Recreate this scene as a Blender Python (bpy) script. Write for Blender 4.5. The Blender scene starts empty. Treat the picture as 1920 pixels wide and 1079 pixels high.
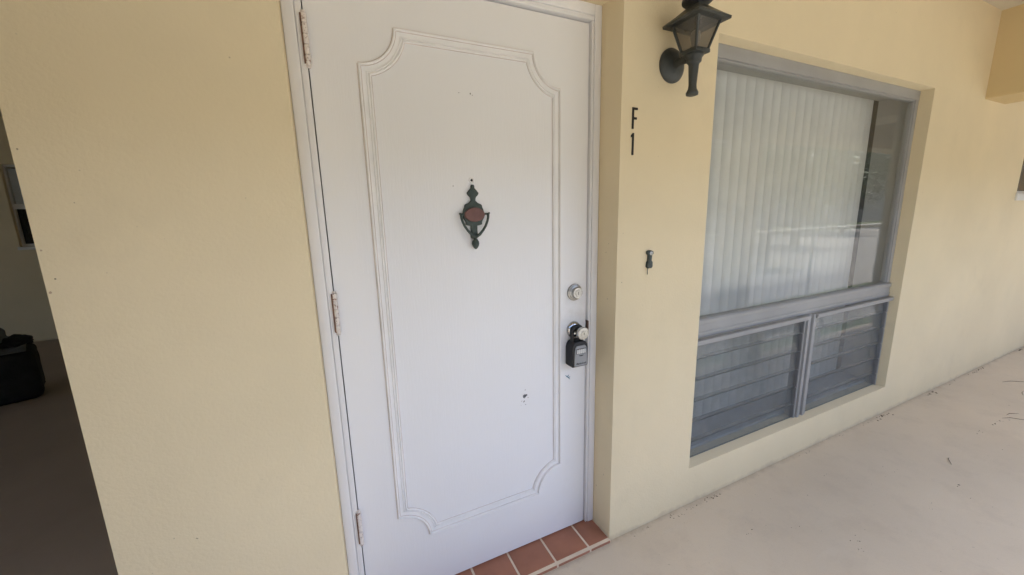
import bpy, bmesh, math, random
from mathutils import Vector, Matrix
random.seed(7)
R = math.radians
S = bpy.context.scene
C = S.collection

# ------------------------------------------------------------------ camera
CAM = Vector((-0.0064, -1.1237, 1.3868))
YAW, PITCH, ROLL, FPX = 0.4407, -0.1888, -0.0235, 728.2
fw = Vector((math.sin(YAW)*math.cos(PITCH), math.cos(YAW)*math.cos(PITCH), math.sin(PITCH)))
rt0 = Vector((math.cos(YAW), -math.sin(YAW), 0)); up0 = rt0.cross(fw)
rt = rt0*math.cos(ROLL) + up0*math.sin(ROLL); up = -rt0*math.sin(ROLL) + up0*math.cos(ROLL)
cd = bpy.data.cameras.new('camera'); cam = bpy.data.objects.new('camera', cd); C.objects.link(cam)
m = Matrix((rt, up, -fw)).transposed().to_4x4(); m.translation = CAM; cam.matrix_world = m
cd.sensor_fit = 'HORIZONTAL'; cd.sensor_width = 36; cd.lens = FPX/1920*36
cd.clip_start = 0.02; cd.clip_end = 2000
S.camera = cam

# ------------------------------------------------------------------ sky, sun, exposure
SUN_EL, SUN_AZ = R(58), R(91)          # azimuth clockwise from +y: high on the right, outside the roofed walkway
w = bpy.data.worlds.new('World'); S.world = w; w.use_nodes = True
nt = w.node_tree; bg = nt.nodes['Background']
sky = nt.nodes.new('ShaderNodeTexSky'); sky.sky_type = 'NISHITA'; sky.sun_disc = False
sky.sun_elevation = SUN_EL; sky.sun_rotation = SUN_AZ; sky.air_density = .8; sky.dust_density = 3.0; sky.ozone_density = .6
nt.links.new(sky.outputs[0], bg.inputs[0]); bg.inputs[1].default_value = 0.15
sd = bpy.data.lights.new('sun', 'SUN'); sd.energy = 2.7; sd.angle = R(0.5); sd.color = (1, .96, .9)
so = bpy.data.objects.new('sun', sd); C.objects.link(so)
sdir = Vector((math.sin(SUN_AZ)*math.cos(SUN_EL), math.cos(SUN_AZ)*math.cos(SUN_EL), math.sin(SUN_EL)))
so.rotation_euler = sdir.to_track_quat('Z', 'Y').to_euler(); so.location = (0, -20, 30)
S.view_settings.view_transform = 'Standard'; S.view_settings.look = 'None'
S.view_settings.gamma = 1; S.view_settings.exposure = 2.6
S.view_settings.use_curve_mapping = False
S.render.engine = 'CYCLES'
S.cycles.max_bounces = 14; S.cycles.diffuse_bounces = 8; S.cycles.transparent_max_bounces = 16
S.cycles.use_denoising = True

# ------------------------------------------------------------------ materials
def nodes_of(name):
    mt = bpy.data.materials.new(name); mt.use_nodes = True
    return mt, mt.node_tree, mt.node_tree.nodes['Principled BSDF']
def coords(t):
    g = t.nodes.new('ShaderNodeNewGeometry'); return g.outputs['Position']
def mixc(t, fac, a, b, mode='MIX'):
    n = t.nodes.new('ShaderNodeMix'); n.data_type = 'RGBA'; n.blend_type = mode
    for i, v in ((0, fac), (6, a), (7, b)):
        if hasattr(v, 'is_linked'): t.links.new(v, n.inputs[i])
        else: n.inputs[i].default_value = v if i == 0 else (*v, 1) if len(v) == 3 else v
    return n.outputs[2]
def noise(t, co, scale, detail=3, rough=.55, stretch=None):
    if stretch:
        mp = t.nodes.new('ShaderNodeVectorMath'); mp.operation = 'MULTIPLY'
        t.links.new(co, mp.inputs[0]); mp.inputs[1].default_value = stretch; co = mp.outputs[0]
    n = t.nodes.new('ShaderNodeTexNoise'); n.inputs['Scale'].default_value = scale
    n.inputs['Detail'].default_value = detail; n.inputs['Roughness'].default_value = rough
    t.links.new(co, n.inputs['Vector']); return n.outputs['Fac']
def ramp(t, v, lo, hi, a=0., b=1.):
    n = t.nodes.new('ShaderNodeMapRange'); t.links.new(v, n.inputs[0])
    for i, x in zip((1, 2, 3, 4), (lo, hi, a, b)): n.inputs[i].default_value = x
    return n.outputs[0]
def math_(t, op, a, b=0.):
    n = t.nodes.new('ShaderNodeMath'); n.operation = op
    for i, v in enumerate((a, b)):
        if hasattr(v, 'is_linked'): t.links.new(v, n.inputs[i])
        else: n.inputs[i].default_value = v
    return n.outputs[0]
def bump(t, p, h, strength, dist=.01):
    n = t.nodes.new('ShaderNodeBump'); n.inputs['Strength'].default_value = strength
    n.inputs['Distance'].default_value = dist; t.links.new(h, n.inputs['Height'])
    t.links.new(n.outputs[0], p.inputs['Normal'])
def spot(t, co, pt, rad, wob, dark, amount=1.0):
    """an irregular chip or mark of about `rad` metres round a point of the surface"""
    d = t.nodes.new('ShaderNodeVectorMath'); d.operation = 'DISTANCE'
    t.links.new(co, d.inputs[0]); d.inputs[1].default_value = pt
    v = math_(t, 'ADD', d.outputs['Value'], math_(t, 'MULTIPLY', wob, rad*2.2))
    return ramp(t, v, rad*2.1, rad*1.7, 0., amount)
def paint(name, col, rough=.55, var=.06, vscale=1.3, grain=90, gstr=.12, dist=.004, specks=0., speck_col=(.12,.09,.06), stain=0., stain_col=(.3,.24,.17), spec=.35):
    mt, t, p = nodes_of(name); co = coords(t)
    c = mixc(t, ramp(t, noise(t, co, vscale, 4), .3, .7), tuple(x*(1-var) for x in col), tuple(min(1, x*(1+var)) for x in col))
    if stain:
        c = mixc(t, ramp(t, noise(t, co, 3.1, 6, .65), .56, .78, 0, stain), c, stain_col)
    if specks:
        sp = math_(t, 'MULTIPLY', ramp(t, noise(t, co, 70, 1), .765, .80), ramp(t, noise(t, co, 2.3, 2), .48, .62))
        c = mixc(t, math_(t, 'MULTIPLY', sp, specks), c, speck_col)
    t.links.new(c, p.inputs['Base Color']); p.inputs['Roughness'].default_value = rough
    p.inputs['Specular IOR Level'].default_value = spec
    h = math_(t, 'ADD', noise(t, co, grain, 3), math_(t, 'MULTIPLY', noise(t, co, 9, 2), 2.5))
    bump(t, p, h, gstr, dist)
    return mt
CREAM = (.735, .622, .415)
M = {}
M['cream'] = paint('cream stucco paint', CREAM, .62, .045, 1.6, 110, .30, .003, specks=.6, stain=.10)
t = M['cream'].node_tree; p = t.nodes['Principled BSDF']; co = coords(t); c = p.inputs['Base Color'].links[0].from_socket
wob = noise(t, co, 150, 3, .7)
for (x, z, r_, col, am) in [(-.521,1.275,.0030,(.06,.05,.04),.9), (-.533,1.247,.0045,(.30,.18,.12),.7), (-.466,1.429,.0022,(.2,.16,.12),.7), (-.16,1.743,.0036,(.38,.31,.2),.6), (-.169,1.437,.0024,(.35,.28,.18),.5),
        (-.44,1.281,.0020,(.4,.32,.22),.5), (-.529,1.531,.0030,(.2,.15,.1),.7), (-.531,1.335,.0040,(.3,.16,.12),.6), (1.09,1.02,.0025,(.4,.33,.22),.5), (1.27,.55,.003,(.42,.34,.23),.5), (1.05,.30,.004,(.42,.35,.25),.5)]:
    c = mixc(t, spot(t, co, (x, 0, z), r_*.65, wob, None, am), c, col)
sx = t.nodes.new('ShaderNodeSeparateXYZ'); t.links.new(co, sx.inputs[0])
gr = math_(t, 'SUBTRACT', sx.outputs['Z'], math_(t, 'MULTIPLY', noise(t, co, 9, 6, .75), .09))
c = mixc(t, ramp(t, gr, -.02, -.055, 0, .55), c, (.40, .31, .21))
t.links.new(c, p.inputs['Base Color'])
M['ceiling'] = paint('cream ceiling paint', (.64, .50, .275), .7, .03, 1.1, 120, .12, .003)
mt, t, p = nodes_of('beige deck paint'); co = coords(t)
FL = (.60, .505, .38)
c = mixc(t, ramp(t, noise(t, co, 1.1, 5, .6), .3, .7), tuple(x*.93 for x in FL), tuple(x*1.05 for x in FL))
c = mixc(t, ramp(t, noise(t, co, 5.5, 6, .7),   .50, .78, 0, .55), c, (.47, .385, .29))
c = mixc(t, ramp(t, noise(t, co, 2.2, 6, .7, (1, 3.5, 1)), .60, .72, 0, .25), c, (.63, .57, .47))
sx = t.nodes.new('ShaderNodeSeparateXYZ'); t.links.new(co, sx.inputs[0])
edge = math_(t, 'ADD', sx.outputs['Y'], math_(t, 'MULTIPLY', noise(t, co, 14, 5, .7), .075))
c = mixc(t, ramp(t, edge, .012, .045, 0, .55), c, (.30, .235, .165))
sp = math_(t, 'MULTIPLY', ramp(t, noise(t, co, 60, 2), .70, .76), ramp(t, noise(t, co, 2.6, 3), .50, .62))
c = mixc(t, math_(t, 'MULTIPLY', sp, .6), c, (.14, .11, .08))
c = mixc(t, ramp(t, noise(t, co, 240, 2, .6), .56, .72, 0, .30), c, (.40, .33, .25))
t.links.new(c, p.inputs['Base Color']); p.inputs['Specular IOR Level'].default_value = .35
t.links.new(ramp(t, noise(t, co, 3, 4), .3, .7, .42, .62), p.inputs['Roughness'])
bump(t, p, math_(t, 'ADD', noise(t, co, 70, 4), math_(t, 'MULTIPLY', noise(t, co, 6, 3), 3.)), .25, .004)
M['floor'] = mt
M['soffit'] = paint('pale cream ceiling paint', (.655, .595, .475), .7, .03, 1.1, 120, .12, .003)
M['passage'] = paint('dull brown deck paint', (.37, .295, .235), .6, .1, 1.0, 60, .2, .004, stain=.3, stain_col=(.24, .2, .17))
M['frame'] = paint('white frame paint', (.78, .77, .77), .42, .04, 2.5, 60, .12, .003, stain=.10, stain_col=(.5, .45, .4))
M['moulding'] = paint('white moulding paint', (.82, .805, .79), .45, .05, 6, 80, .2, .002, stain=.18, stain_col=(.58, .47, .40))
M['glassedge'] = paint('dark green glass edge', (.10, .115, .11), .3, .1, 20, 100, .05, .001)
M['seam'] = paint('dirt in the moulding joint', (.64, .57, .53), .7, .25, 9, 120, .2, .001, stain=.6, stain_col=(.70, .68, .67))
M['alum'] = paint('weathered aluminium', (.345, .34, .33), .45, .1, 3, 150, .1, .002, stain=.25, stain_col=(.25, .23, .21))
M['alum_dark'] = paint('dull aluminium clip', (.20, .20, .205), .5, .15, 9, 120, .1, .002)
M['plaster'] = paint('interior plaster', (.40, .39, .365), .7, .03, 1.5, 100, .1, .003)
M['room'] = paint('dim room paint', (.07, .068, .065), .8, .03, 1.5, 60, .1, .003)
M['sill_in'] = paint('grey marble sill', (.42, .44, .47), .35, .15, 5, 50, .04, .002)
M['blind'] = paint('off white vinyl', (.82, .81, .78), .5, .04, 2.2, 300, .06, .001, stain=.08)
M['tile'] = paint('terracotta tile', (.32, .135, .08), .5, .16, 7, 45, .2, .003, stain=.28, stain_col=(.27, .12, .08))
M['grout'] = paint('pale grout', (.66, .54, .40), .8, .1, 20, 120, .3, .003, stain=.3)
M['lantern'] = paint('black green cast metal', (.042, .046, .043), .5, .4, 14, 90, .5, .003, stain=.55, stain_col=(.095, .10, .09), spec=.5)
M['knocker'] = paint('verdigris iron', (.055, .075, .066), .5, .3, 40, 160, .5, .002, stain=.5, stain_col=(.10, .12, .10))
M['copper'] = paint('worn copper disc', (.17, .085, .075), .5, .15, 40, 120, .25, .002)
M['letter'] = paint('black plastic letter', (.018, .016, .015), .4, .1, 30, 100, .05, .001)
M['bell'] = paint('grey green bell metal', (.055, .07, .068), .5, .3, 60, 150, .4, .002)
M['rubber'] = paint('black rubber', (.022, .022, .024), .5, .2, 40, 200, .15, .001)
M['lockgrey'] = paint('grey lock panel', (.30, .305, .315), .38, .06, 30, 200, .08, .001)
M['black'] = paint('black slot', (.008, .008, .009), .6, .1, 20, 100, .05, .001)
M['bagblack'] = paint('black fabric', (.016, .016, .018), .85, .3, 12, 160, .5, .004)
M['greycloth'] = paint('grey cloth', (.12, .125, .13), .85, .15, 8, 120, .5, .004)
M['white'] = paint('white railing paint', (.80, .80, .80), .4, .03, 3, 80, .08, .002)
M['rust'] = paint('rust brown', (.15, .085, .06), .7, .4, 60, 150, .5, .002)
M['sill_white'] = paint('white sill', (.70, .69, .66), .5, .05, 3, 80, .1, .002)
M['concrete'] = paint('pale concrete', (.235, .225, .21), .8, .1, .6, 20, .3, .01, stain=.3, stain_col=(.17, .16, .145))
M['grass'] = paint('lawn ground', (.07, .10, .035), .9, .3, 1.5, 40, .6, .03)
M['facade'] = paint('grey facade', (.22, .215, .205), .8, .05, .5, 30, .2, .01)
M['roofing'] = paint('dark roofing', (.07, .065, .06), .85, .15, 2, 30, .4, .01)
M['bark'] = paint('bark', (.11, .085, .06), .9, .3, 8, 40, .6, .02)
M['litter'] = paint('leaf crumbs', (.06, .045, .03), .9, .5, 60, 100, .4, .003)

def metal(name, col, rough, bstr=.04):
    mt, t, p = nodes_of(name); co = coords(t)
    c = mixc(t, ramp(t, noise(t, co, 120, 4), .35, .75), col, tuple(x*.6 for x in col))
    t.links.new(c, p.inputs['Base Color']); p.inputs['Metallic'].default_value = 1
    p.inputs['Roughness'].default_value = rough; bump(t, p, noise(t, co, 300, 2), bstr, .001); return mt
M['chrome'] = metal('chrome', (.62, .62, .64), .16)
M['satin'] = metal('worn satin nickel', (.50, .49, .47), .34)
M['brassdark'] = metal('keyway metal', (.16, .15, .14), .4)

def glass(name, tint=(.93, .95, .94), refl=.45, boost=.0, rough=.0, haze=.0, hazecol=(.5, .5, .5)):
    mt = bpy.data.materials.new(name); mt.use_nodes = True; t = mt.node_tree
    for n in list(t.nodes):
        if n.type == 'BSDF_PRINCIPLED': t.nodes.remove(n)
    out = [n for n in t.nodes if n.type == 'OUTPUT_MATERIAL'][0]
    tr = t.nodes.new('ShaderNodeBsdfTransparent'); tr.inputs[0].default_value = (*tint, 1)
    gl = t.nodes.new('ShaderNodeBsdfGlossy'); gl.inputs['Roughness'].default_value = rough
    lw = t.nodes.new('ShaderNodeLayerWeight'); lw.inputs[0].default_value = .5
    f = math_(t, 'ADD', math_(t, 'MULTIPLY', math_(t, 'POWER', lw.outputs['Facing'], 5.), refl), .045*refl+boost)
    base = tr.outputs[0]; co = coords(t)
    if haze:
        df = t.nodes.new('ShaderNodeBsdfDiffuse'); df.inputs[0].default_value = (*hazecol, 1)
        mx0 = t.nodes.new('ShaderNodeMixShader')
        t.links.new(ramp(t, noise(t, co, 7, 5, .65), .25, .8, haze*.5, haze*1.5), mx0.inputs[0])
        t.links.new(base, mx0.inputs[1]); t.links.new(df.outputs[0], mx0.inputs[2]); base = mx0.outputs[0]
    mx = t.nodes.new('ShaderNodeMixShader'); t.links.new(f, mx.inputs[0])
    t.links.new(base, mx.inputs[1]); t.links.new(gl.outputs[0], mx.inputs[2])
    b = t.nodes.new('ShaderNodeBump'); b.inputs['Strength'].default_value = .02; b.inputs['Distance'].default_value = .01
    t.links.new(noise(t, co, 3, 1), b.inputs['Height']); t.links.new(b.outputs[0], gl.inputs['Normal'])
    t.links.new(mx.outputs[0], out.inputs[0]); return mt
M['glass'] = glass('window glass', (.96, .97, .965), haze=.05, hazecol=(.5, .5, .48))
M['louver'] = glass('jalousie glass', (.80, .82, .82), refl=.38, haze=.20, hazecol=(.37, .37, .36))
M['lampglass'] = glass('seeded lantern glass', (.50, .47, .42), rough=.2, haze=.30, hazecol=(.38, .35, .30))
M['darkglass'] = glass('dark window glass', (.30, .31, .32), refl=.5, haze=.03)

# the door's own paint: white with its chips, screw holes and pen mark
mt, t, p = nodes_of('white door paint'); co = coords(t)
c = mixc(t, ramp(t, noise(t, co, 1.4, 4), .3, .7), (.815, .81, .815), (.845, .84, .84))
c = mixc(t, ramp(t, noise(t, co, 4, 6, .7), .6, .8, 0, .10), c, (.60, .54, .50))
wob = noise(t, co, 160, 3, .7)
gd = t.nodes.new('ShaderNodeVectorMath'); gd.operation = 'DISTANCE'; t.links.new(co, gd.inputs[0]); gd.inputs[1].default_value = (.875, .122, .98)
gm = math_(t, 'MULTIPLY', ramp(t, gd.outputs['Value'], .05, .20, 1, 0), ramp(t, noise(t, co, 18, 6, .75), .42, .72, 0, .30))
c = mixc(t, gm, c, (.52, .47, .42))
for (x, z, r_, col, am) in [(.414,1.761,.0030,(.10,.08,.08),.8), (.421,1.762,.0022,(.10,.08,.08),.7), (.452,1.762,.0034,(.06,.05,.05),.9),
        (.458,1.758,.0028,(.25,.2,.2),.7), (.452,1.786,.0018,(.08,.07,.07),.8), (.381,1.478,.0028,(.2,.17,.17),.8),
        (.624,.690,.0085,(.05,.05,.06),.95), (.632,.693,.0055,(.04,.04,.05),.95), (.612,.672,.0034,(.25,.16,.10),.9), (.622,.668,.0045,(.16,.11,.08),.9),
        (.629,.655,.0032,(.2,.2,.22),.8), (.610,.655,.0030,(.3,.22,.2),.6), (.640,.682,.0032,(.3,.2,.12),.8), (.628,.716,.004,(.5,.45,.45),.7),
        (.30,1.62,.0018,(.3,.26,.25),.6), (.56,1.655,.002,(.4,.35,.33),.5)]:
    c = mixc(t, spot(t, co, (x, .122, z), r_, wob, None, am), c, col)
t.links.new(c, p.inputs['Base Color']); p.inputs['Roughness'].default_value = .4; p.inputs['Specular IOR Level'].default_value = .4
bump(t, p, math_(t, 'ADD', noise(t, co, 60, 3, .6, (5, 1, .35)), math_(t, 'MULTIPLY', noise(t, co, 3.5, 2), 4)), .16, .003)
M['door'] = mt
# hinge paint flaking to rust
mt, t, p = nodes_of('flaking hinge paint'); co = coords(t)
c = mixc(t, ramp(t, noise(t, co, 95, 5, .7), .56, .64), (.70, .64, .60), (.22, .11, .08))
t.links.new(c, p.inputs['Base Color']); p.inputs['Roughness'].default_value = .6
bump(t, p, noise(t, co, 120, 4), .5, .002); M['hinge'] = mt
def leafmat(name, col):
    mt, t, p = nodes_of(name); co = coords(t)
    c = mixc(t, ramp(t, noise(t, co, 2.2, 3), .3, .7), tuple(x*.6 for x in col), tuple(x*1.35 for x in col))
    t.links.new(c, p.inputs['Base Color']); p.inputs['Roughness'].default_value = .45; return mt
M['leaf'] = leafmat('leaf green', (.05, .095, .028)); M['leaf2'] = leafmat('light leaf green', (.10, .15, .04))

# ------------------------------------------------------------------ helpers
WORLD = {}
def put(name, bm, mat, parent=None, smooth=False, origin=None):
    """links a bmesh drawn in world coordinates as ONE object, origin at its middle (or given)"""
    me = bpy.data.meshes.new(name)
    if origin is None:
        vs = [v.co for v in bm.verts]
        origin = Vector([(min(v[i] for v in vs)+max(v[i] for v in vs))/2 for i in range(3)])
    origin = Vector(origin)
    bmesh.ops.recalc_face_normals(bm, faces=bm.faces)
    for v in bm.verts: v.co -= origin
    bm.to_mesh(me); bm.free()
    if smooth:
        for f in me.polygons: f.use_smooth = True
        if smooth != 'all': me.set_sharp_from_angle(angle=R(35))
    if isinstance(mat, str): mat = M[mat]
    me.materials.append(mat)
    o = bpy.data.objects.new(name, me); C.objects.link(o); WORLD[o.name] = origin
    if parent: o.parent = parent; o.location = origin - WORLD[parent.name]
    else: o.location = origin
    return o
def thing(name, loc, label, cat, group=None):
    o = bpy.data.objects.new(name, None); C.objects.link(o); o.location = loc; o.empty_display_size = .05
    WORLD[o.name] = Vector(loc); return tag(o, label, cat, group)
def tag(o, label, cat, group=None):
    o['label'] = label; o['category'] = cat
    if group: o['group'] = group
    return o
def struct(o): o['kind'] = 'structure'; return o
def bx(x0, x1, y0, y1, z0, z1, bev=0., seg=2, bm=None):
    b2 = bmesh.new(); bmesh.ops.create_cube(b2, size=1)
    for v in b2.verts:
        v.co = Vector(((x0+x1)/2+v.co.x*(x1-x0), (y0+y1)/2+v.co.y*(y1-y0), (z0+z1)/2+v.co.z*(z1-z0)))
    if bev: bmesh.ops.bevel(b2, geom=b2.edges[:], offset=bev, segments=seg, profile=.5, affect='EDGES')
    if bm is None: return b2
    me = bpy.data.meshes.new('tmp'); b2.to_mesh(me); b2.free(); bm.from_mesh(me); bpy.data.meshes.remove(me); return bm
def lathe(prof, center, axis='Z', n=28, bm=None):
    """prof: (radius, height) pairs; axis 'Z' up or '-Y' out of the wall"""
    bm = bm or bmesh.new(); rings = []; cx, cy, cz = center
    for r_, h in prof:
        ring = []
        for k in range(n):
            a = 2*math.pi*k/n; u, v = r_*math.cos(a), r_*math.sin(a)
            ring.append(bm.verts.new((cx+u, cy+v, cz+h) if axis == 'Z' else (cx+u, cy-h, cz+v)))
        rings.append(ring)
    for a, b in zip(rings, rings[1:]):
        for k in range(n): bm.faces.new((a[k], a[(k+1) % n], b[(k+1) % n], b[k]))
    bm.faces.new(rings[0]); bm.faces.new(rings[-1]); return bm
def tube(pts, rad, n=10, bm=None, closed=False):
    bm = bm or bmesh.new(); pts = [Vector(q) for q in pts]; rings = []
    rads = rad if isinstance(rad, (list, tuple)) else [rad]*len(pts)
    nrm = None
    for i, q in enumerate(pts):
        d = (pts[min(i+1, len(pts)-1)]-pts[max(i-1, 0)]).normalized()
        if nrm is None: nrm = d.orthogonal().normalized()
        nrm = (nrm-d*nrm.dot(d)).normalized(); b = d.cross(nrm)
        rings.append([bm.verts.new(q+rads[i]*(nrm*math.cos(2*math.pi*k/n)+b*math.sin(2*math.pi*k/n))) for k in range(n)])
    for a, b in zip(rings, rings[1:]):
        for k in range(n): bm.faces.new((a[k], a[(k+1) % n], b[(k+1) % n], b[k]))
    bm.faces.new(rings[0]); bm.faces.new(rings[-1]); return bm
def extrude_poly(pts, y0, y1, bev=0., seg=2):
    """(x, z) outline extruded from y0 (front) to y1 (back)"""
    bm = bmesh.new(); f = bm.faces.new([bm.verts.new((x, y0, z)) for x, z in pts])
    r_ = bmesh.ops.extrude_face_region(bm, geom=[f])
    for v in r_['geom']:
        if isinstance(v, bmesh.types.BMVert): v.co.y = y1
    if bev:
        es = [e for e in bm.edges if all(abs(v.co.y-y0) < 1e-6 for v in e.verts)]
        bmesh.ops.bevel(bm, geom=es, offset=bev, segments=seg, profile=.5, affect='EDGES')
    return bm
def wall(x0, x1, z0, z1, y0, y1, holes, bev=.006):
    """slab with rectangular openings, its arrises slightly rounded"""
    xs = sorted({x0, x1, *[h[0] for h in holes], *[h[1] for h in holes]})
    zs = sorted({z0, z1, *[max(z0, h[2]) for h in holes], *[h[3] for h in holes]})
    bm = bmesh.new(); V = {}
    def vert(x, y, z):
        k = (round(x, 5), round(y, 5), round(z, 5))
        if k not in V: V[k] = bm.verts.new((x, y, z))
        return V[k]
    def solid(i, j):
        if i < 0 or j < 0 or i >= len(xs)-1 or j >= len(zs)-1: return False
        x, z = (xs[i]+xs[i+1])/2, (zs[j]+zs[j+1])/2
        return not any(h[0] < x < h[1] and h[2] < z < h[3] for h in holes)
    for i in range(len(xs)-1):
        for j in range(len(zs)-1):
            if not solid(i, j): continue
            a, b, c, d = xs[i], xs[i+1], zs[j], zs[j+1]
            for y in (y0, y1): bm.faces.new([vert(a, y, c), vert(b, y, c), vert(b, y, d), vert(a, y, d)])
            for (di, dj, q) in ((-1,0,(a,c,a,d)), (1,0,(b,c,b,d)), (0,-1,(a,c,b,c)), (0,1,(a,d,b,d))):
                if not solid(i+di, j+dj):
                    bm.faces.new([vert(q[0], y0, q[1]), vert(q[2], y0, q[3]), vert(q[2], y1, q[3]), vert(q[0], y1, q[1])])
    bmesh.ops.recalc_face_normals(bm, faces=bm.faces)
    if bev:
        es = [e for e in bm.edges if len(e.link_faces) == 2 and e.calc_face_angle() > .5 and all(abs(v.co.y-y0) < 1e-6 for v in e.verts)]
        bmesh.ops.bevel(bm, geom=es, offset=bev, segments=3, profile=.5, affect='EDGES', clamp_overlap=True)
    return bm

# ------------------------------------------------------------------ setting: ground, floors, walls, ceiling
ZC = 2.57                                   # ceiling height
XL = -.538                                  # left corner of the front wall
DX0, DX1, DZ1 = -.052, .955, 2.098          # door opening
WX0, WX1, WZ0, WZ1 = 1.4174, 3.2534, .1926, 2.0403   # window opening
VX0, VZ0 = 4.925, 1.42                      # small window further along
TW = .25                                    # wall thickness
YB = 5.4                                    # wall at the back of the covered passage

struct(put('ground', bx(-400, 400, -400, -1.84, -.4, -.15), 'grass'))
struct(put('driveway', bx(-60, 60, -12.5, -2.6, -.2, -.14), 'concrete'))
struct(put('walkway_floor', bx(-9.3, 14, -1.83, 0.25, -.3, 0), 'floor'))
struct(put('passage_floor', bx(-9.3, XL+.05, .25, YB+.3, -.3, -.001), 'passage'))
struct(put('ceiling', bx(-9, 14, -1.75, YB+.3, ZC, ZC+.22), 'soffit'))
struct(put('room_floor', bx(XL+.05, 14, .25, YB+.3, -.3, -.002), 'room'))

fwall = put('front_wall', wall(XL, 14, 0, ZC, 0, TW, [(DX0, DX1, -1, DZ1), (WX0, WX1, WZ0, WZ1), (VX0, 6.05, VZ0, 2.04)]), 'cream', smooth=True)
tag(fwall, 'cream painted stucco wall around the white door and big window', 'wall')
tag(put('side_wall', bx(XL, XL+.22, TW, YB, 0, ZC), 'cream'), 'cream side wall running back from the corner into the dim passage', 'wall')
BWX0, BWX1, BWZ0, BWZ1 = -3.215, -2.1, 1.135, 2.06
bw = put('back_wall', wall(-9, 14, 0, ZC, YB, YB+.2, [(BWX0, BWX1, BWZ0, BWZ1)], .004), 'cream')
tag(bw, 'shaded cream wall at the far end of the passage behind the black box', 'wall')
tag(put('light_block_wall', bx(8, 14, -1.745, -1.52, 0, 2.1195), 'cream'), 'cream wall added beyond the railing end to block light from the right', 'wall')  # added out of view to darken the right part of the front wall
tag(put('light_block_wall', bx(-9, -1.0, -1.745, -1.52, 0, 2.1195), 'cream'), 'cream wall added on the outer side of the walkway to block light near the passage', 'wall')  # added out of view to keep light off the passage and left wall
tag(put('passage_light_block', bx(-9.2, -9, 2.4, YB+.2, 0, ZC), 'cream'), 'cream wall added at the far left of the passage to dim its back wall', 'wall')  # partial end wall, added out of view to dim the passage
# dim room behind the big window
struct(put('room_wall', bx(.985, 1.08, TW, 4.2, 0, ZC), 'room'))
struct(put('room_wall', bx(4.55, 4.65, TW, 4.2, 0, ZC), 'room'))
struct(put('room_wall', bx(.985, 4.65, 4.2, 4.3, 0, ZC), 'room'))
tag(put('cross_beam', bx(3.981, 4.34, -1.498, .02, 2.05, ZC+.02, .008), 'ceiling'), 'cream cross beam under the ceiling right of the big window', 'beam')
tag(put('edge_beam', bx(-9, 14, -1.75, -1.50, 2.12, ZC+.02, .008), 'ceiling'), 'long cream beam along the open outer edge of the walkway ceiling', 'beam')
tag(put('porch_post', bx(4.05, 4.33, -1.74, -1.505, -.002, 2.119, .008), 'cream'), 'square cream porch post standing at the railing', 'post')
rfm = bmesh.new(); bx(-9.3, 14.3, -1.765, YB+.6, ZC+.222, ZC+.34, bm=rfm)
struct(put('roof_slab', rfm, 'roofing'))

# ------------------------------------------------------------------ doorstep of terracotta tiles
st = thing('doorstep', (.45, .06, 0), 'low doorstep of reddish brown terracotta tiles with pale grout under the door', 'doorstep')
put('mortar_bed', bx(DX0+.001, DX1-.001, -.010, .20, .0005, .0160), 'grout', st)
xb = [DX1, .850, .691, .5345, .378, .221, .064, DX0]
for a, b in zip(xb[1:], xb):
    dz = random.uniform(-.0008, .0008)
    put('tile', bx(a+.004, b-.004, .0035, .1985, .006, .0178+dz, .0022), 'tile', st, smooth=True)
    put('edge_tile', bx(a+.004, b-.004, -.0125, -.0005, .003, .0145+dz, .003), 'tile', st, smooth=True)

# ------------------------------------------------------------------ door frame
fr = thing('door_frame', (.453, .15, .018), 'white painted timber frame around the front door', 'door frame')
ZT = 2.046
def jamb(xo, xi, s):
    bm = bmesh.new(); d = 1 if xi > xo else -1
    bx(*sorted((xo, xo+d*.030)), .112, .235, .0175, DZ1-.0005, .003, bm=bm)
    bx(*sorted((xo+d*.0305, xi)), .1155, .235, .0175, ZT, .003, bm=bm)
    return bm
put('jamb', jamb(DX0+.0008, -.004, 1), 'frame', fr, smooth=True)
put('jamb', jamb(DX1-.0008, .914, -1), 'frame', fr, smooth=True)
hb = bmesh.new(); bx(-.0215, .9245, .1122, .235, 2.062, DZ1-.0006, .003, bm=hb); bx(-.0212, .9242, .1158, .235, ZT+.0005, 2.0617, .003, bm=hb)
put('head', hb, 'frame', fr, smooth=True)
sb = bmesh.new(); bx(-.0038, .012, .168, .2, .019, ZT, bm=sb); bx(.898, .9138, .168, .2, .019, ZT, bm=sb); bx(.0122, .8978, .168, .2, ZT-.012, ZT+.0003, bm=sb)
put('door_stop', sb, 'alum_dark', fr)

# ------------------------------------------------------------------ front door
YD = .124
dr = thing('front_door', (.455, .145, .02), 'white panelled front door with shaped moulding and iron knocker', 'door')
put('slab', bx(-.0012, .9085, YD, .166, .0225, 2.038, .0025), 'door', dr, smooth=True)
PX0, PX1, PZ0, PZ1, NR = .122, .787, .243, 1.913, .104
def corner_pts(s, cx, cz, sx, sz, n=14):
    """arc of the notched panel outline at inset s; (cx,cz) outer corner, sx/sz point into the panel"""
    r_ = NR+s; a0 = math.asin(min(1, max(0, s)/r_)); a1 = math.pi/2-a0
    return [(cx+sx*r_*math.sin(a0+(a1-a0)*k/n), cz+sz*r_*math.cos(a0+(a1-a0)*k/n)) for k in range(n+1)]
PROFILE = [(-.0004, -.001), (0, .0058), (.0014, .0074), (.0040, .0074), (.0056, .0050), (.0062, .0010), (.0080, .0008), (.0200, .0012), (.0208, .0036), (.0226, .0040),
           (.0240, .0036), (.0248, .0012), (.0272, .0012), (.0280, .0052), (.0296, .0058), (.0316, .0052), (.0330, .0014), (.0334, -.001)]
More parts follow.
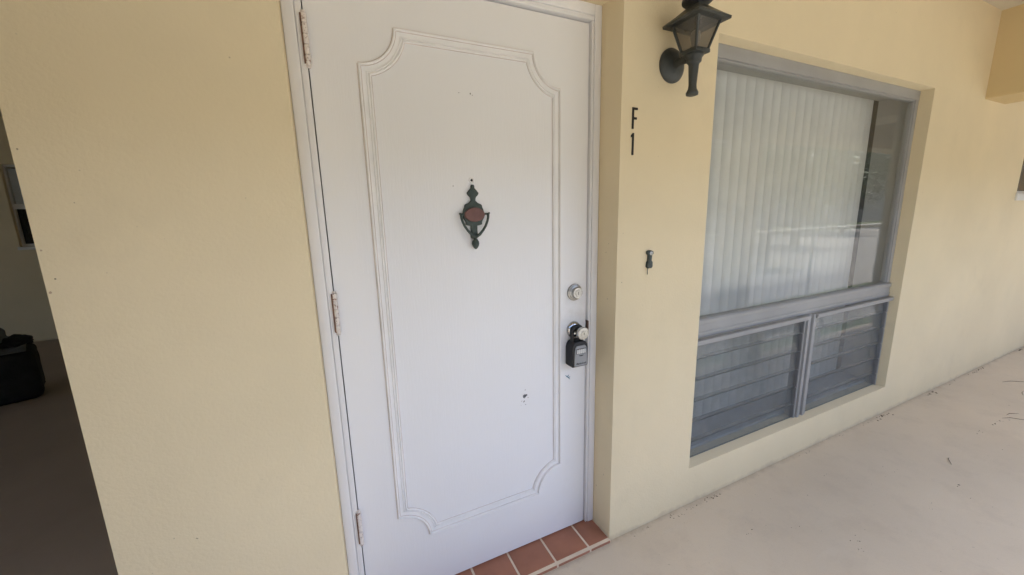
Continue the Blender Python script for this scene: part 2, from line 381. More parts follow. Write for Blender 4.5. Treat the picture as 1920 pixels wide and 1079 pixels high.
SEAMS = [(-.0030, .0001, .0004), (.0062, .0084, .0013), (.0330, .0352, .0004)]
def strip(paths):
    bm = bmesh.new(); rows = [[bm.verts.new((x, YD-h, z)) for x, z in path] for path, h in paths]
    for a, b in zip(rows, rows[1:]):
        for k in range(len(a)-1): bm.faces.new((a[k], a[k+1], b[k+1], b[k]))
    return bm
cor = [(PX0, PZ1, 1, -1), (PX1, PZ1, -1, -1), (PX1, PZ0, -1, 1), (PX0, PZ0, 1, 1)]
for c_ in cor:
    mo = put('moulding', strip([(corner_pts(s, *c_), h) for s, h in PROFILE]), 'moulding', dr, smooth=True)
    for a, b, h in SEAMS: put('seam', strip([(corner_pts(a, *c_), h), (corner_pts(b, *c_), h)]), 'seam', mo)
def seg(kind, prof):
    out = []
    for s, h in prof:
        q_ = max(s, 0); e = math.sqrt((NR+q_)**2-q_**2) + .0012
        if kind == 'L': pts = [(PX0+s, PZ0+e), (PX0+s, PZ1-e)]
        if kind == 'R': pts = [(PX1-s, PZ0+e), (PX1-s, PZ1-e)]
        if kind == 'T': pts = [(PX0+e, PZ1-s), (PX1-e, PZ1-s)]
        if kind == 'B': pts = [(PX0+e, PZ0+s), (PX1-e, PZ0+s)]
        out.append((pts, h))
    return strip(out)
for k in 'LRTB':
    mo = put('moulding', seg(k, PROFILE), 'moulding', dr, smooth=True)
    for a, b, h in SEAMS: put('seam', seg(k, [(a, h), (b, h)]), 'seam', mo)

# hinges: three barrels of five knuckles on the left edge
for (z0, z1) in ((1.783, 1.909), (1.045, 1.168), (.309, .430)):
    hg = put('hinge', bx(-.0110, -.0060, .1100, .1185, z0+.004, z1-.002, .001), 'rust', dr)
    n = 5; L = (z1-z0)/n
    for k in range(n):
        put('knuckle', lathe([(.0058, .0008), (.0070, .0020), (.0070, L-.0020), (.0058, L-.0006)], (-.0015, .1145, z0+k*L), n=14), 'hinge', hg, smooth=True)
    put('hinge_pin', lathe([(.0045, -.006), (.0058, -.003), (.0040, 0), (.0040, z1-z0), (.0062, z1-z0+.001), (.0052, z1-z0+.005)], (-.0015, .1145, z0), n=12), 'hinge', hg, smooth=True)

# peephole
ph = put('peephole', lathe([(.0100, -.001), (.0100, .0016), (.0085, .0028), (.0058, .0028), (.0052, .0014)], (.444, YD, 1.497), '-Y', 20), 'moulding', dr, smooth=True)
put('lens', lathe([(.0044, .0013), (.0040, .0020), (.002, .0026)], (.444, YD, 1.4965), '-Y', 14), 'black', ph, smooth=True)

# knocker
kx, kz, sx_, sz_ = .4445, 1.4815, .000315, .000292
half = [(285,12),(300,18),(320,18),(345,40),(375,62),(395,55),(420,32),(440,25),(460,25),(485,50),(500,85),(512,95),(530,97),(560,110),(600,118),(650,116),(685,95),(700,88),(726,90),(736,60),(740,35),(800,34),(840,38),(872,40),(890,18)]
pts = [(kx+h_*sx_, kz-(y-285)*sz_) for y, h_ in half]; pts += [(2*kx-x, z) for x, z in reversed(pts)]
kn = put('knocker', extrude_poly(pts, YD-.011, YD+.002, .0032), 'knocker', dr, smooth=True)
oct_ = [(kx+.0345*math.cos(a)*(1+.03*math.cos(4*a)), kz-(615-285)*sz_+.0232*math.sin(a)) for a in [2*math.pi*k/28 for k in range(28)]]
put('medallion', extrude_poly(oct_, YD-.0205, YD-.009, .003, 3), 'copper', kn, smooth=True)
ring = [(-168,596),(-152,608),(-148,650),(-138,690),(-116,742),(-84,792),(-44,838),(0,866),(44,838),(84,792),(116,742),(138,690),(148,650),(152,608),(168,596)]
put('striker', tube([(kx+x*sx_, YD-.016-.004*math.sin(math.pi*i/14), kz-(y-285)*sz_) for i, (x, y) in enumerate(ring)], [.0030,.0046]+[.0042]*4+[.0048,.0058,.0048]+[.0042]*4+[.0046,.0030], 10), 'knocker', kn, smooth=True)
put('pivot_bar', tube([(kx-152*sx_, YD-.0145, kz-323*sz_), (kx+152*sx_, YD-.0145, kz-323*sz_)], .0034, 10), 'knocker', kn, smooth=True)
put('finial', lathe([(.0035, .0135), (.0072, .010), (.0115, .003), (.0122, -.004), (.0105, -.011), (.0075, -.017), (.0030, -.0215)], (kx, YD-.014, kz-(930-285)*sz_), 'Z', 18), 'knocker', kn, smooth=True)

# deadbolt
def keyed(cx, cz, y, r_, parent):
    pl = put('cylinder_face', lathe([(r_, -.001), (r_, .002), (r_*.92, .003)], (cx, y, cz), '-Y', 22), 'satin', parent, smooth=True)
    put('keyhole', bx(cx-.0011, cx+.0011, y-.0036, y-.001, cz-.0055, cz+.0055), 'black', pl)
db = put('deadbolt', lathe([(.0335, -.001), (.0335, .004), (.0315, .0065), (.0275, .0075), (.0265, .0115), (.0225, .013), (.0215, .024), (.0205, .0265), (.0150, .0265)], (.852, YD, 1.077), '-Y', 36), 'satin', dr, smooth=True)
keyed(.852, 1.077, YD-.0255, .0125, db)
# knob
kb = put('knob_rose', lathe([(.0330, -.001), (.0330, .003), (.0310, .006), (.0255, .011), (.0190, .013), (.0150, .013)], (.849, YD, .926), '-Y', 36), 'chrome', dr, smooth=True)
put('knob', lathe([(.0115, .010), (.0115, .040), (.0150, .045), (.0225, .051), (.0250, .058), (.0250, .066), (.0236, .070), (.0150, .071)], (.849, YD, .926), '-Y', 36), 'satin', kb, smooth=True)
keyed(.849, .926, YD-.070, .0125, kb)
lp = put('latch_plate', bx(.9095, .9135, .110, .150, .900, .955, .0008), 'rust', dr)
# pen mark
pm = bmesh.new(); 
for a, b in (((.812,.737),(.834,.716)), ((.817,.729),(.829,.736)), ((.823,.724),(.834,.727))):
    tube([(a[0], YD+.0001, a[1]), ((a[0]+b[0])/2+.001, YD-.0004, (a[1]+b[1])/2), (b[0], YD+.0001, b[1])], [.0012, .0019, .0010], 6, pm)
mt, t, p = nodes_of('blue green ink'); p.inputs['Base Color'].default_value = (.05, .17, .24, 1); M['ink'] = mt
put('pen_mark', pm, 'ink', dr)

# ------------------------------------------------------------------ key lock box hanging from the knob
lb = thing('key_lock_box', (.848, .096, .785), 'black and grey combination key lock box hanging from the door knob', 'lock box')
bxs = [(.811,.790),(.815,.785),(.882,.785),(.886,.790),(.886,.862),(.884,.874),(.877,.884),(.866,.889),(.832,.889),(.821,.884),(.814,.874),(.811,.862)]
body = put('body', extrude_poly(bxs, .0745, .1205, .004, 3), 'rubber', lb, smooth=True)
pan = [(.8195,.793),(.8225,.790),(.8765,.790),(.8795,.793),(.8775,.850),(.8745,.866),(.868,.873),(.831,.873),(.8245,.866),(.8215,.850)]
put('front_panel', extrude_poly(pan, .0700, .0760, .0018), 'lockgrey', body, smooth=True)
put('dial_window', bx(.8275, .8715, .0692, .0712, .8405, .8615, .0005), 'black', body)
for k in range(5):
    put('dial', bx(.8290+k*.0084, .8352+k*.0084, .0662, .0722, .8425, .8595, .0012), 'sill_white', body, smooth=True)
bt = [(.8495+.011*math.cos(a), .8345-.0035*abs(math.sin(a))) for a in [math.pi*k/8 for k in range(9)]]
put('release_tab', extrude_poly(bt, .0688, .0712), 'black', body)
cu = bpy.data.curves.new('word', 'FONT'); cu.body = 'MasterLock'; cu.size = .0105; cu.shear = .3; cu.extrude = .0004; cu.align_x = 'CENTER'; cu.offset = .00012
co_ = bpy.data.objects.new('word', cu); C.objects.link(co_); bpy.context.view_layer.update()
me = bpy.data.meshes.new_from_object(co_.evaluated_get(bpy.context.evaluated_depsgraph_get())); bpy.data.objects.remove(co_)
bm = bmesh.new(); bm.from_mesh(me)
for v in bm.verts: v.co = Vector((.8495+v.co.x*.92, .0699-v.co.z, .7975+v.co.y))
put('lettering', bm, 'black', body)
arch = [(.826, .099, .886)] + [(.849+.0225*math.cos(a), .099, .9235+.0215*math.sin(a)) for a in [math.pi-math.pi*k/12 for k in range(13)]] + [(.872, .099, .886)]
put('shackle', tube(arch, .0078, 12), 'rubber', lb, smooth=True)

# ------------------------------------------------------------------ unit letter and number on the wall
f_ = bmesh.new(); bx(1.0035, 1.0115, -.003, .002, 1.669, 1.7405, .0006, bm=f_); bx(1.0117, 1.0275, -.003, .002, 1.7325, 1.7403, .0006, bm=f_); bx(1.0117, 1.0245, -.003, .002, 1.7005, 1.7083, .0006, bm=f_)
tag(put('house_letter', f_, 'letter'), 'black letter F on the cream wall right of the door', 'letter')
o1 = extrude_poly([(1.0065,1.581),(1.0145,1.581),(1.0145,1.6555),(1.0085,1.6555),(1.0012,1.6475),(1.0012,1.6400),(1.0065,1.6440)], -.003, .002, .0006)
tag(put('house_number', o1, 'letter'), 'black number 1 on the cream wall under the letter', 'number')

# ------------------------------------------------------------------ broken doorbell
dbx, dbz = 1.109, 1.2
be = thing('doorbell', (dbx, 0, dbz), 'small corroded dark doorbell remnant on the wall below the number', 'doorbell')
op = [(-.010,.034),(.004,.035),(.014,.031),(.016,.022),(.009,.016),(.0075,-.004),(.013,-.010),(.0135,-.027),(.008,-.034),(-.007,-.034),(-.0135,-.027),(-.012,-.010),(-.0065,-.004),(-.0075,.016),(-.014,.022),(-.015,.030)]
put('bell_body', extrude_poly([(dbx+x, dbz+z) for x, z in op], -.012, .002, .0035), 'bell', be, smooth=True)
put('button', lathe([(.0075, -.001), (.0075, .003), (.005, .0045)], (dbx+.001, -.011, dbz+.024), '-Y', 16), 'satin', be, smooth=True)
put('screw', lathe([(.004, -.001), (.004, .002), (.002, .003)], (dbx, -.011, dbz-.02), '-Y', 10), 'bell', be, smooth=True)
put('wire', tube([(dbx-.006, -.006, dbz-.030), (dbx-.0075, -.005, dbz-.044), (dbx-.006, -.004, dbz-.058)], .0013, 6), 'bell', be)

# ------------------------------------------------------------------ wall lantern
LX, LY = 1.1705, -.1047
la = thing('wall_lantern', (LX, 0, 1.895), 'dark cast metal coach lantern with glass panes on the wall above the letter', 'wall lamp')
put('back_plate', lathe([(.058, -.002), (.0585, .005), (.055, .010), (.046, .017), (.030, .022), (.012, .024)], (1.178, 0, 1.894), '-Y', 36), 'lantern', la, smooth=True)
put('arm', tube([(1.178, -.015, 1.894), (1.177, -.04, 1.897), (1.174, -.07, 1.893), (LX, -.098, 1.884)], [.017, .0145, .0135, .015], 14), 'lantern', la, smooth=True)
put('screw', lathe([(.0035, 0), (.0035, .002), (.002, .003)], (1.163, -.0545, 1.903), '-Y', 10), 'chrome', la, smooth=True)
put('tail', lathe([(.012, 1.7665), (.0195, 1.769), (.0205, 1.776), (.0140, 1.788), (.0128, 1.80), (.0165, 1.862), (.0175, 1.866), (.0235, 1.872), (.0250, 1.884), (.0300, 1.890), (.0300, 1.896), (.02, 1.897)], (LX, LY, 0), 'Z', 18), 'lantern', la, smooth=True)
put('tray', bx(LX-.0345, LX+.0345, LY-.0345, LY+.0345, 1.895, 1.908, .003), 'lantern', la, smooth=True)
b1, z1_, b2, z2_ = .051, 1.991, .0285, 1.906
for sx, sy in ((-1,-1), (1,-1), (1,1), (-1,1)):
    put('corner_bar', tube([(LX+sx*b2, LY+sy*b2, z2_), (LX+sx*b1, LY+sy*b1, z1_)], .0048, 6), 'lantern', la)
for (ax, ay), (bx_, by_) in zip(((-1,-1),(1,-1),(1,1),(-1,1)), ((1,-1),(1,1),(-1,1),(-1,-1))):
    bm = bmesh.new(); q = .97
    bm.faces.new([bm.verts.new(v) for v in ((LX+ax*b2*q, LY+ay*b2*q, z2_), (LX+bx_*b2*q, LY+by_*b2*q, z2_), (LX+bx_*b1*q, LY+by_*b1*q, z1_), (LX+ax*b1*q, LY+ay*b1*q, z1_))])
    put('pane', bm, 'lampglass', la)
rm = bmesh.new(); prev = None
for a, z in ((.050, 1.988), (.073, 1.988), (.074, 1.996), (.046, 2.018), (.022, 2.040), (.016, 2.041)):
    cur = [rm.verts.new((LX+sx*a, LY+sy*a, z)) for sx, sy in ((-1,-1), (1,-1), (1,1), (-1,1))]
    if prev:
        for k in range(4): rm.faces.new((prev[k], prev[(k+1) % 4], cur[(k+1) % 4], cur[k]))
    prev = cur
rm.faces.new(prev)
rf = put('roof', rm, 'lantern', la)
put('cap', lathe([(.018, 2.036), (.020, 2.044), (.040, 2.047), (.0475, 2.053), (.0480, 2.060), (.042, 2.072), (.028, 2.083), (.012, 2.089), (.011, 2.096), (.014, 2.103), (.006, 2.114)], (LX, LY, 0), 'Z', 24), 'lantern', rf, smooth=True)
put('bulb', lathe([(.008, 1.907), (.0085, 1.925), (.013, 1.935), (.0165, 1.950), (.014, 1.963), (.006, 1.970)], (LX, LY, 0), 'Z', 16), 'sill_white', la, smooth=True)

# ------------------------------------------------------------------ big window
wn = thing('window', ((WX0+WX1)/2, .08, WZ0), 'large grey aluminium window with fixed upper pane and louvred lower lights', 'window')
YW = .060; ZTR0, ZTR1 = .802, .892
def prof_bar(name, parts, mat='alum', parent=wn):
    bm = bmesh.new()
    for q in parts: bx(*q, .0015, bm=bm)
    return put(name, bm, mat, parent, smooth=True)
e = .0006
prof_bar('frame_head', [(WX0+e, WX1-e, YW, .100, 1.988, WZ1-e), (WX0+.03, WX1-.03, YW+.006, .096, 1.980, 1.9878)])
prof_bar('frame_jamb', [(WX1-.036, WX1-e, YW+.002, .100, ZTR1+e, 1.9876), (WX1-.044, WX1-.0363, YW+.009, .096, ZTR1+e, 1.9798)])
prof_bar('frame_jamb', [(WX0+e, WX0+.036, YW+.002, .100, ZTR1+e, 1.9876), (WX0+.0363, WX0+.044, YW+.009, .096, ZTR1+e, 1.9798)])
prof_bar('transom', [(WX0+e, WX1-e, YW-.004, .100, ZTR0, ZTR1), (WX0+.002, WX1-.002, YW-.010, YW-.0042, ZTR1-.026, ZTR1-.004), (WX0+.002, WX1-.002, YW-.0075, YW-.0042, ZTR0+.012, ZTR0+.028)])
pane = put('fixed_pane', bx(WX0+.038, WX1-.038, .0745, .0795, ZTR1-.004, 1.985), 'glass', wn)
prof_bar('mullion', [(2.333, 2.352, YW-.022, .100, WZ0+e, ZTR0-e), (2.3522, 2.384, YW-.010, .098, WZ0+e, ZTR0-e), (2.3842, 2.401, YW-.022, .100, WZ0+e, ZTR0-e)])
for x0, x1 in ((WX0+e, 2.3325), (2.4015, WX1-e)):
    prof_bar('drip_cap', [(x0+.001, x1-.001, YW-.034, YW-.0045, ZTR0-.014, ZTR0-.001), (x0+.001, x1-.001, YW-.030, YW-.012, ZTR0-.024, ZTR0-.0142)])
    prof_bar('louver_jamb', [(x1-.016, x1-.0005, YW-.004, .098, WZ0+e, ZTR0-.026)])
    prof_bar('louver_jamb', [(x0+.0005, x0+.016, YW-.004, .098, WZ0+e, ZTR0-.026)])
    zj = [.786, .702, .596, .490, .384, .278, .198]
    for k in range(6):
        zt, zb = zj[k]+.003, zj[k+1]-.003
        bm = bmesh.new(); yt, yb_ = YW+.009, YW-.004
        a = [(x0+.012, yt, zt), (x1-.012, yt, zt), (x1-.012, yb_, zb), (x0+.012, yb_, zb)]
        if k == 0: a = [(v[0], v[1], min(v[2], .784)) for v in a]
        if k == 5: a = [(v[0], v[1], max(v[2], WZ0+.003)) for v in a]
        f = bm.faces.new([bm.verts.new(v) for v in a])
        g = bmesh.ops.extrude_face_region(bm, geom=[f])
        for v in g['geom']:
            if isinstance(v, bmesh.types.BMVert): v.co += Vector((0, .0052, .0012))
        lv = put('louver', bm, 'louver', wn)
        zz = max(zb, WZ0+.003); put('glass_edge', bx(x0+.0125, x1-.0125, yb_-.0006, yb_+.0050, zz-.0020, zz-.0001), 'glassedge', lv)
        for xc_ in (x0+.0165, x1-.0165):
            put('clip', extrude_poly([(xc_-.004, zb-.001), (xc_+.004, zb-.001), (xc_+.004, zt-.012), (xc_-.004, zt-.012)], YW-.016, YW-.004), 'alum', lv)
            put('clip_arm', bx(xc_-.0075 if xc_ > (x0+x1)/2 else xc_+.0042, xc_-.0042 if xc_ > (x0+x1)/2 else xc_+.0075, YW-.013, YW+.004, zb+.004, zt-.008), 'alum_dark', lv)
put('inner_sill', bx(WX0+e, WX1-e, .1006, TW+.03, WZ0+.0006, WZ0+.016, .003), 'sill_in', wn)
# plaster lining of the inner reveal
ln = bmesh.new(); bx(WX1-.010, WX1-e, .1006, TW+.001, WZ0+.017, WZ1-.0106, bm=ln); put('reveal_lining', ln, 'plaster', wn)
ln = bmesh.new(); bx(WX0+e, WX0+.010, .1006, TW+.001, WZ0+.017, WZ1-.0106, bm=ln); put('reveal_lining', ln, 'plaster', wn)
ln = bmesh.new(); bx(WX0+e, WX1-e, .1006, TW+.001, WZ1-.010, WZ1-e, bm=ln); put('reveal_lining', ln, 'plaster', wn)

# ------------------------------------------------------------------ vertical blind
bl = thing('vertical_blind', (2.3, .31, 2.10), 'off white vertical blind hanging behind the large window', 'blind')
put('head_rail', bx(1.24, 3.26, .265, .335, 2.072, 2.115, .003), 'blind', bl)
sl = None; nsl = 27
for k in range(nsl):
    x = 1.29+k*.0735
    if sl is None:
        bm = bmesh.new(); cols = []
        for q in range(9):
            u = -1+q/4; cols.append([bm.verts.new((u*.0445, -.013*(1-u*u), z)) for z in (.06, .7, 1.4, 2.075)])
        for a, b in zip(cols, cols[1:]):
            for i in range(3): bm.faces.new((a[i], b[i], b[i+1], a[i+1]))
        sl = put('slat', bm, 'blind', bl, smooth='all', origin=(0, 0, 0)); o = sl
    else:
        o = sl.copy(); C.objects.link(o)
    o.location = Vector((x, .30, 0))-WORLD[bl.name]
    o.rotation_euler = (0, 0, R(-34+random.uniform(-2.5, 2.5)))

# ------------------------------------------------------------------ small dark window further along the wall
w2 = thing('small_window', (5.5, .1, VZ0), 'small dark window with pale sill at the right edge', 'window')
bm = bmesh.new(); bx(VX0+e, VX0+.014, .05, .10, VZ0+.03, 2.04-e, bm=bm); bx(6.02, 6.05-e, .05, .10, VZ0+.03, 2.04-e, bm=bm); bx(VX0+.0142, 6.0198, .05, .10, VZ0+.03, VZ0+.05, bm=bm); bx(VX0+.0142, 6.0198, .05, .10, 2.01, 2.04-e, bm=bm)
put('frame', bm, 'sill_white', w2)
put('pane', bx(VX0+.014, 6.02, .07, .075, VZ0+.05, 2.01), 'darkglass', w2)
put('sill', bx(VX0-.012, 6.06, -.012, .12, VZ0-.026, VZ0+.0296, .004), 'sill_white', w2, smooth=True)
put('lining', bx(VX0, 6.05, TW+.001, TW+.02, VZ0, 2.04), 'room', w2)

# ------------------------------------------------------------------ window on the back wall of the passage
w3 = thing('passage_window', (-2.66, YB+.05, BWZ0), 'white sash window with dark lower pane in the shaded back wall', 'window')
bm = bmesh.new()
for q in ((BWX0+e, BWX0+.018, BWZ0+.001, BWZ1-e), (BWX1-.04, BWX1-e, BWZ0+.001, BWZ1-e), (BWX0+.0182, BWX1-.0402, 1.565, 1.625), (BWX0+.0182, BWX1-.0402, BWZ0+.001, BWZ0+.03), (BWX0+.0182, BWX1-.0402, BWZ1-.03, BWZ1-e)):
    bx(q[0], q[1], YB+.04, YB+.078, q[2], q[3], bm=bm)
put('frame', bm, 'sill_white', w3)
put('upper_pane', bx(BWX0+.018, BWX1-.04, YB+.06, YB+.065, 1.625, BWZ1-.03), 'glass', w3)
put('lower_pane', bx(BWX0+.018, BWX1-.04, YB+.07, YB+.075, BWZ0+.03, 1.565), 'darkglass', w3)
mt, t, p = nodes_of('pale blue reflected sky'); p.inputs['Base Color'].default_value = (.80, .84, .92, 1); p.inputs['Roughness'].default_value = .8; M['sky_reflection'] = mt
put('sky_reflection', bx(BWX0+.0185, BWX1-.045, YB+.08, YB+.085, 1.60, 2.02), 'sky_reflection', w3)  # pale sheet behind the glass, imitates sky reflected in the upper pane
put('backing', bx(BWX0, BWX1, YB+.19, YB+.21, BWZ0, BWZ1), 'room', w3)
put('sill', bx(BWX0-.01, BWX1+.05, YB-.03, YB+.039, BWZ0-.035, BWZ0+.0005, .003), 'sill_white', w3)

# ------------------------------------------------------------------ black box and bundle in the passage
ang = math.atan2(.089, .209); ux = Vector((math.cos(ang), math.sin(ang), 0)); uy = Vector((-math.sin(ang), math.cos(ang), 0))
B0 = Vector((-2.208, 3.193, 0))
def local_box(a0, a1, b0, b1, z0, z1, bev, jit=0., cuts=0):
    bm = bx(a0, a1, b0, b1, z0, z1)
    if cuts: bmesh.ops.subdivide_edges(bm, edges=bm.edges[:], cuts=cuts, use_grid_fill=True)
    if bev: 
        es = [e_ for e_ in bm.edges if len(e_.link_faces) == 2 and e_.calc_face_angle() > .5]
        bmesh.ops.bevel(bm, geom=es, offset=bev, segments=4, profile=.5, affect='EDGES')
    for v in bm.verts:
        c_ = v.co.copy(); v.co = B0+ux*c_.x+uy*c_.y+Vector((0, 0, c_.z))
        if jit: v.co += Vector((random.uniform(-jit, jit), random.uniform(-jit, jit), random.uniform(-jit, jit)*(0 if c_.z < .01 else 1)))
    return bm
tag(put('storage_trunk', local_box(-.75, 0, 0, .42, -.0005, .40, .05, .004, 6), 'bagblack', smooth='all'), 'black soft sided trunk standing on the dim passage floor', 'trunk')
cl = bmesh.new(); G = []
for i in range(25):
    row = []
    for j in range(15):
        a, b = -.72+i*.0285, .015+j*.027
        h_ = .404+.012*math.sin(a*17+b*9)+.010*math.sin(a*31-b*23)+random.uniform(0, .004)
        if j == 0: h_ -= .02
        row.append(cl.verts.new(B0+ux*a+uy*b+Vector((0, 0, max(h_, .4015)))))
    G.append(row)
for i in range(24):
    for j in range(14): cl.faces.new((G[i][j], G[i+1][j], G[i+1][j+1], G[i][j+1]))
g = bmesh.ops.extrude_face_region(cl, geom=cl.faces[:])
for v in g['geom']:
    if isinstance(v, bmesh.types.BMVert): v.co.z += .008
tag(put('grey_cloth', cl, 'greycloth', smooth='all'), 'crumpled grey cloth lying on top of the black trunk', 'cloth')
def bundle(a, b, z, ra, rb, rz, seed):
    bm = bmesh.new(); bmesh.ops.create_icosphere(bm, subdivisions=4, radius=1)
    rr = random.Random(seed); ph_ = [rr.uniform(0, 6) for _ in range(6)]
    for v in bm.verts:
        n = v.co.normalized()
        s = 1+.10*math.sin(n.x*5+ph_[0])*math.sin(n.y*6+ph_[1])+.07*math.sin(n.z*9+n.x*7+ph_[2])+.04*math.sin(n.x*17+n.y*13+ph_[3])
        c_ = n*s; zz = z+c_.z*rz
        v.co = B0+ux*(a+c_.x*ra)+uy*(b+c_.y*rb)+Vector((0, 0, max(zz, .414)))
    return bm
tag(put('dark_bundle', bundle(-.34, .30, .48, .22, .12, .12, 3), 'greycloth', smooth='all'), 'dark grey bundle heaped at the left on the black trunk', 'bundle')
tag(put('black_pouch', bundle(-.10, .28, .44, .10, .09, .055, 5), 'bagblack', smooth='all'), 'small black pouch at the right end of the trunk top', 'pouch')

# ------------------------------------------------------------------ railing along the open side
def railing(x0, x1, label):
    r_ = thing('railing', ((x0+x1)/2, -1.785, 0), label, 'railing', None)
    put('top_rail', tube([(x0, -1.785, 1.083), (x1, -1.785, 1.083)], .019, 12), 'white', r_, smooth=True)
    n = max(1, int((x1-x0)/1.6))
    for k in range(n+1):
        x = min(max(x0+(x1-x0)*k/n, x0+.03), x1-.03)
        put('baluster', lathe([(.030, -.001), (.030, .006), (.016, .008), (.016, 1.07)], (x, -1.785, 0), 'Z', 12), 'white', r_, smooth=True)
railing(-.99, 4.18, 'thin white pipe railing along the walkway left of the porch post')
railing(4.19, 7.88, 'thin white pipe railing along the walkway right of the porch post')

# ------------------------------------------------------------------ across the drive: house, trees and hedge
hs = thing('neighbour_house', (6, -19, -.15), 'long grey house with dark roof across the driveway', 'house')
put('wall', wall(-28, 95, -.15, 5.7, -23, -18, [(x, x+1.8, .9, 2.2) for x in (2, 9, 16, 23, 30, 37, 44, 51)], 0), 'facade', hs)
rfb = bmesh.new(); pr = [(-17.2, 5.65), (-20.5, 7.4), (-23.8, 5.65)]
A_ = [rfb.verts.new((-28.6, y, z)) for y, z in pr]; B_ = [rfb.verts.new((95.6, y, z)) for y, z in pr]
for k in range(3): rfb.faces.new((A_[k], A_[(k+1) % 3], B_[(k+1) % 3], B_[k]))
rfb.faces.new(A_); rfb.faces.new(B_); put('roof', rfb, 'roofing', hs)
for x in (2, 9, 16, 23, 30, 37, 44, 51):
    q = put('window', bx(x, x+1.8, -18.2, -18.1, .9, 2.2), 'sill_white', hs); put('glazing', bx(x+.08, x+1.72, -18.1, -18.06, .98, 2.12), 'darkglass', q)
def tree(x, y, h, rx, n, label, mat='leaf', seed=1, leaf=.11):
    rr = random.Random(seed); t_ = thing('tree', (x, y, -.15), label, 'tree', 'trees across the driveway')
    bm = tube([(x, y, -.2), (x+.05, y, h*.25), (x-.05, y+.05, h*.55), (x, y, h*.8)], [.16, .12, .09, .03], 10)
    tips = []
    for k in range(9):
        a = rr.uniform(0, 6.28); z0 = h*rr.uniform(.3, .65); d = rx*rr.uniform(.5, .85)
        tip = Vector((x+d*math.cos(a), y+d*math.sin(a), z0+h*rr.uniform(.08, .3))); tips.append(tip)
        tube([(x, y, z0), (x+d*.5*math.cos(a), y+d*.5*math.sin(a), z0+.1*h), tip], [.05, .03, .012], 6, bm)
    put('trunk', bm, 'bark', t_, smooth=True)
    vs, fs = [], []
    cl_ = [(tp, rx*rr.uniform(.3, .5)) for tp in tips]+[(Vector((x+rr.uniform(-.5,.5)*rx, y+rr.uniform(-.5,.5)*rx, h*rr.uniform(.4, .95))), rx*rr.uniform(.3, .5)) for _ in range(14)]
    for k in range(n):
        c_, r_ = rr.choice(cl_); d = Vector((rr.gauss(0,1), rr.gauss(0,1), rr.gauss(0,1))).normalized()*r_*rr.uniform(.3, 1)**.5
        q = c_+d; a = Vector((rr.gauss(0,1), rr.gauss(0,1), rr.gauss(0,.6))).normalized(); b = a.orthogonal().normalized()
        L, W_ = leaf*rr.uniform(.7, 1.4), leaf*.4; i = len(vs)
        vs += [q-a*L, q+b*W_, q+a*L, q-b*W_]; fs.append((i, i+1, i+2, i+3))
    me = bpy.data.meshes.new('crown'); me.from_pydata([v-Vector((x, y, -.15)) for v in vs], [], fs); me.materials.append(M[mat])
    o = bpy.data.objects.new('crown', me); C.objects.link(o); o.parent = t_
tree(10.5, -5.2, 3.6, 1.3, 3500, 'light green leafy tree by the drive nearest the railing', 'leaf2', 11, .10)
tree(17, -8, 5.2, 2.2, 5000, 'broad green tree beyond the drive to the right', 'leaf', 12, .14)
tree(4, -14.5, 6.0, 2.4, 5000, 'tall dark green tree in front of the grey house', 'leaf', 13, .15)
tree(-5, -14, 6.5, 2.6, 5000, 'big rounded green tree beyond the drive to the left', 'leaf', 14, .15)

tree(27, -11, 6.2, 2.8, 5000, 'wide green tree far along the drive on the right', 'leaf', 15, .16)
tree(38, -13, 7.0, 3.2, 5000, 'farthest green tree along the drive on the right', 'leaf', 16, .18)
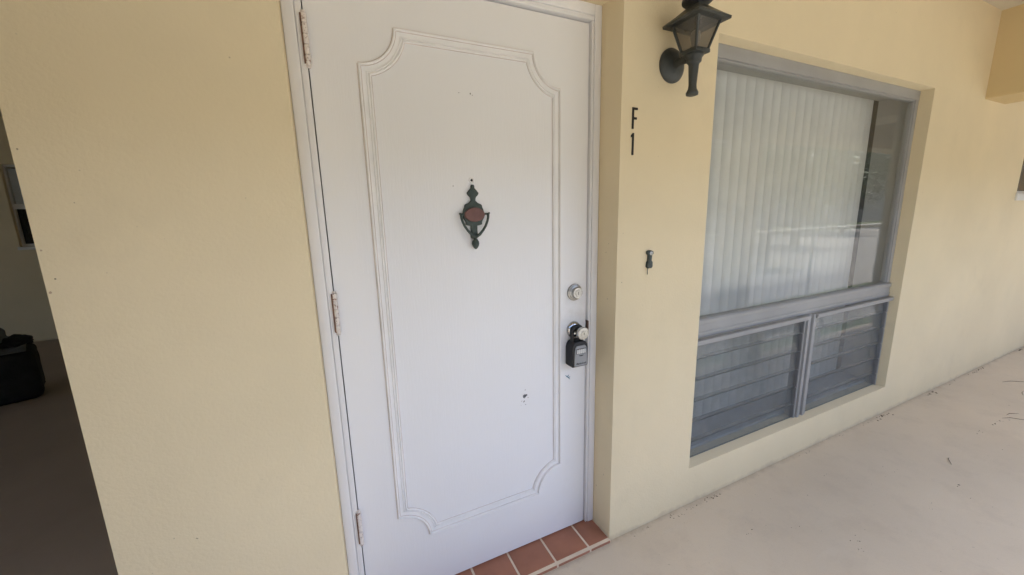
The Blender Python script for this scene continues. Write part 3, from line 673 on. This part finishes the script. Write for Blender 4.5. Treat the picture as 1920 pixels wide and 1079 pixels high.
# ------------------------------------------------------------------ crumbs of leaf litter on the walkway
lt = bmesh.new(); rr = random.Random(4)
def crumb(x, y, s):
    a = rr.uniform(0, 6.28); e1 = Vector((math.cos(a), math.sin(a), 0)); e2 = Vector((-math.sin(a), math.cos(a), 0))
    s1, s2 = s*rr.uniform(.7, 1.8), s*rr.uniform(.3, .7); c_ = Vector((x, y, .0004)); h_ = s*rr.uniform(.3, .8)
    v = [lt.verts.new(c_+e1*s1), lt.verts.new(c_+e2*s2), lt.verts.new(c_-e1*s1*.8), lt.verts.new(c_-e2*s2), lt.verts.new(c_+Vector((0, 0, h_)))]
    for k in range(4): lt.faces.new((v[k], v[(k+1) % 4], v[4]))
    lt.faces.new(v[:4])
for (x, y, n, s_, sp) in [(1.315,-.012,8,.0032,.025),(1.41,-.02,9,.0030,.03),(1.55,-.012,14,.0042,.03),(1.13,-.015,5,.0026,.04),(1.85,-.012,4,.0022,.06),(2.35,-.012,5,.0028,.03),(2.7,-.014,3,.0025,.06),
        (3.21,-.016,16,.0048,.06),(3.0,-.014,5,.003,.08),(3.94,-.016,12,.0052,.06),(4.3,-.014,4,.004,.12),(4.79,-.014,12,.0058,.08),(5.95,-.016,14,.0085,.14),
        (1.513,-.219,3,.0028,.02),(2.205,-.173,2,.0032,.02),(1.869,-.448,4,.0028,.025),(1.83,-.49,4,.0034,.015),(2.408,-.51,3,.003,.03),(2.706,-.509,2,.0045,.01),(3.742,-.382,5,.0065,.03),(3.466,-.376,4,.0032,.05)]:
    for _ in range(n): crumb(x+rr.gauss(0, sp), y-abs(rr.gauss(0, .010)), s_*rr.uniform(.45, 1.4))
for _ in range(70): crumb(rr.uniform(1.0, 5.5), -rr.uniform(.03, 1.1), rr.uniform(.0012, .0030))
for (x, y, L, a) in [(4.744,-.241,.10,-.5),(3.906,-.431,.07,-.7),(3.98,-.40,.05,-.3),(4.5,-.33,.05,.2),(2.95,-.42,.04,.4)]:
    d_ = Vector((math.cos(a), math.sin(a), 0)); q = Vector((x, y, .002))
    tube([q-d_*L, q-d_*L*.3+Vector((.006, .008, .003)), q+d_*L*.4+Vector((-.004, .005, .002)), q+d_*L], [.0008, .0016, .0013, .0006], 5, lt)
o = put('leaf_litter', lt, 'litter'); o['kind'] = 'stuff'; o['label'] = 'dark crumbs of leaf litter along the foot of the wall'; o['category'] = 'litter'
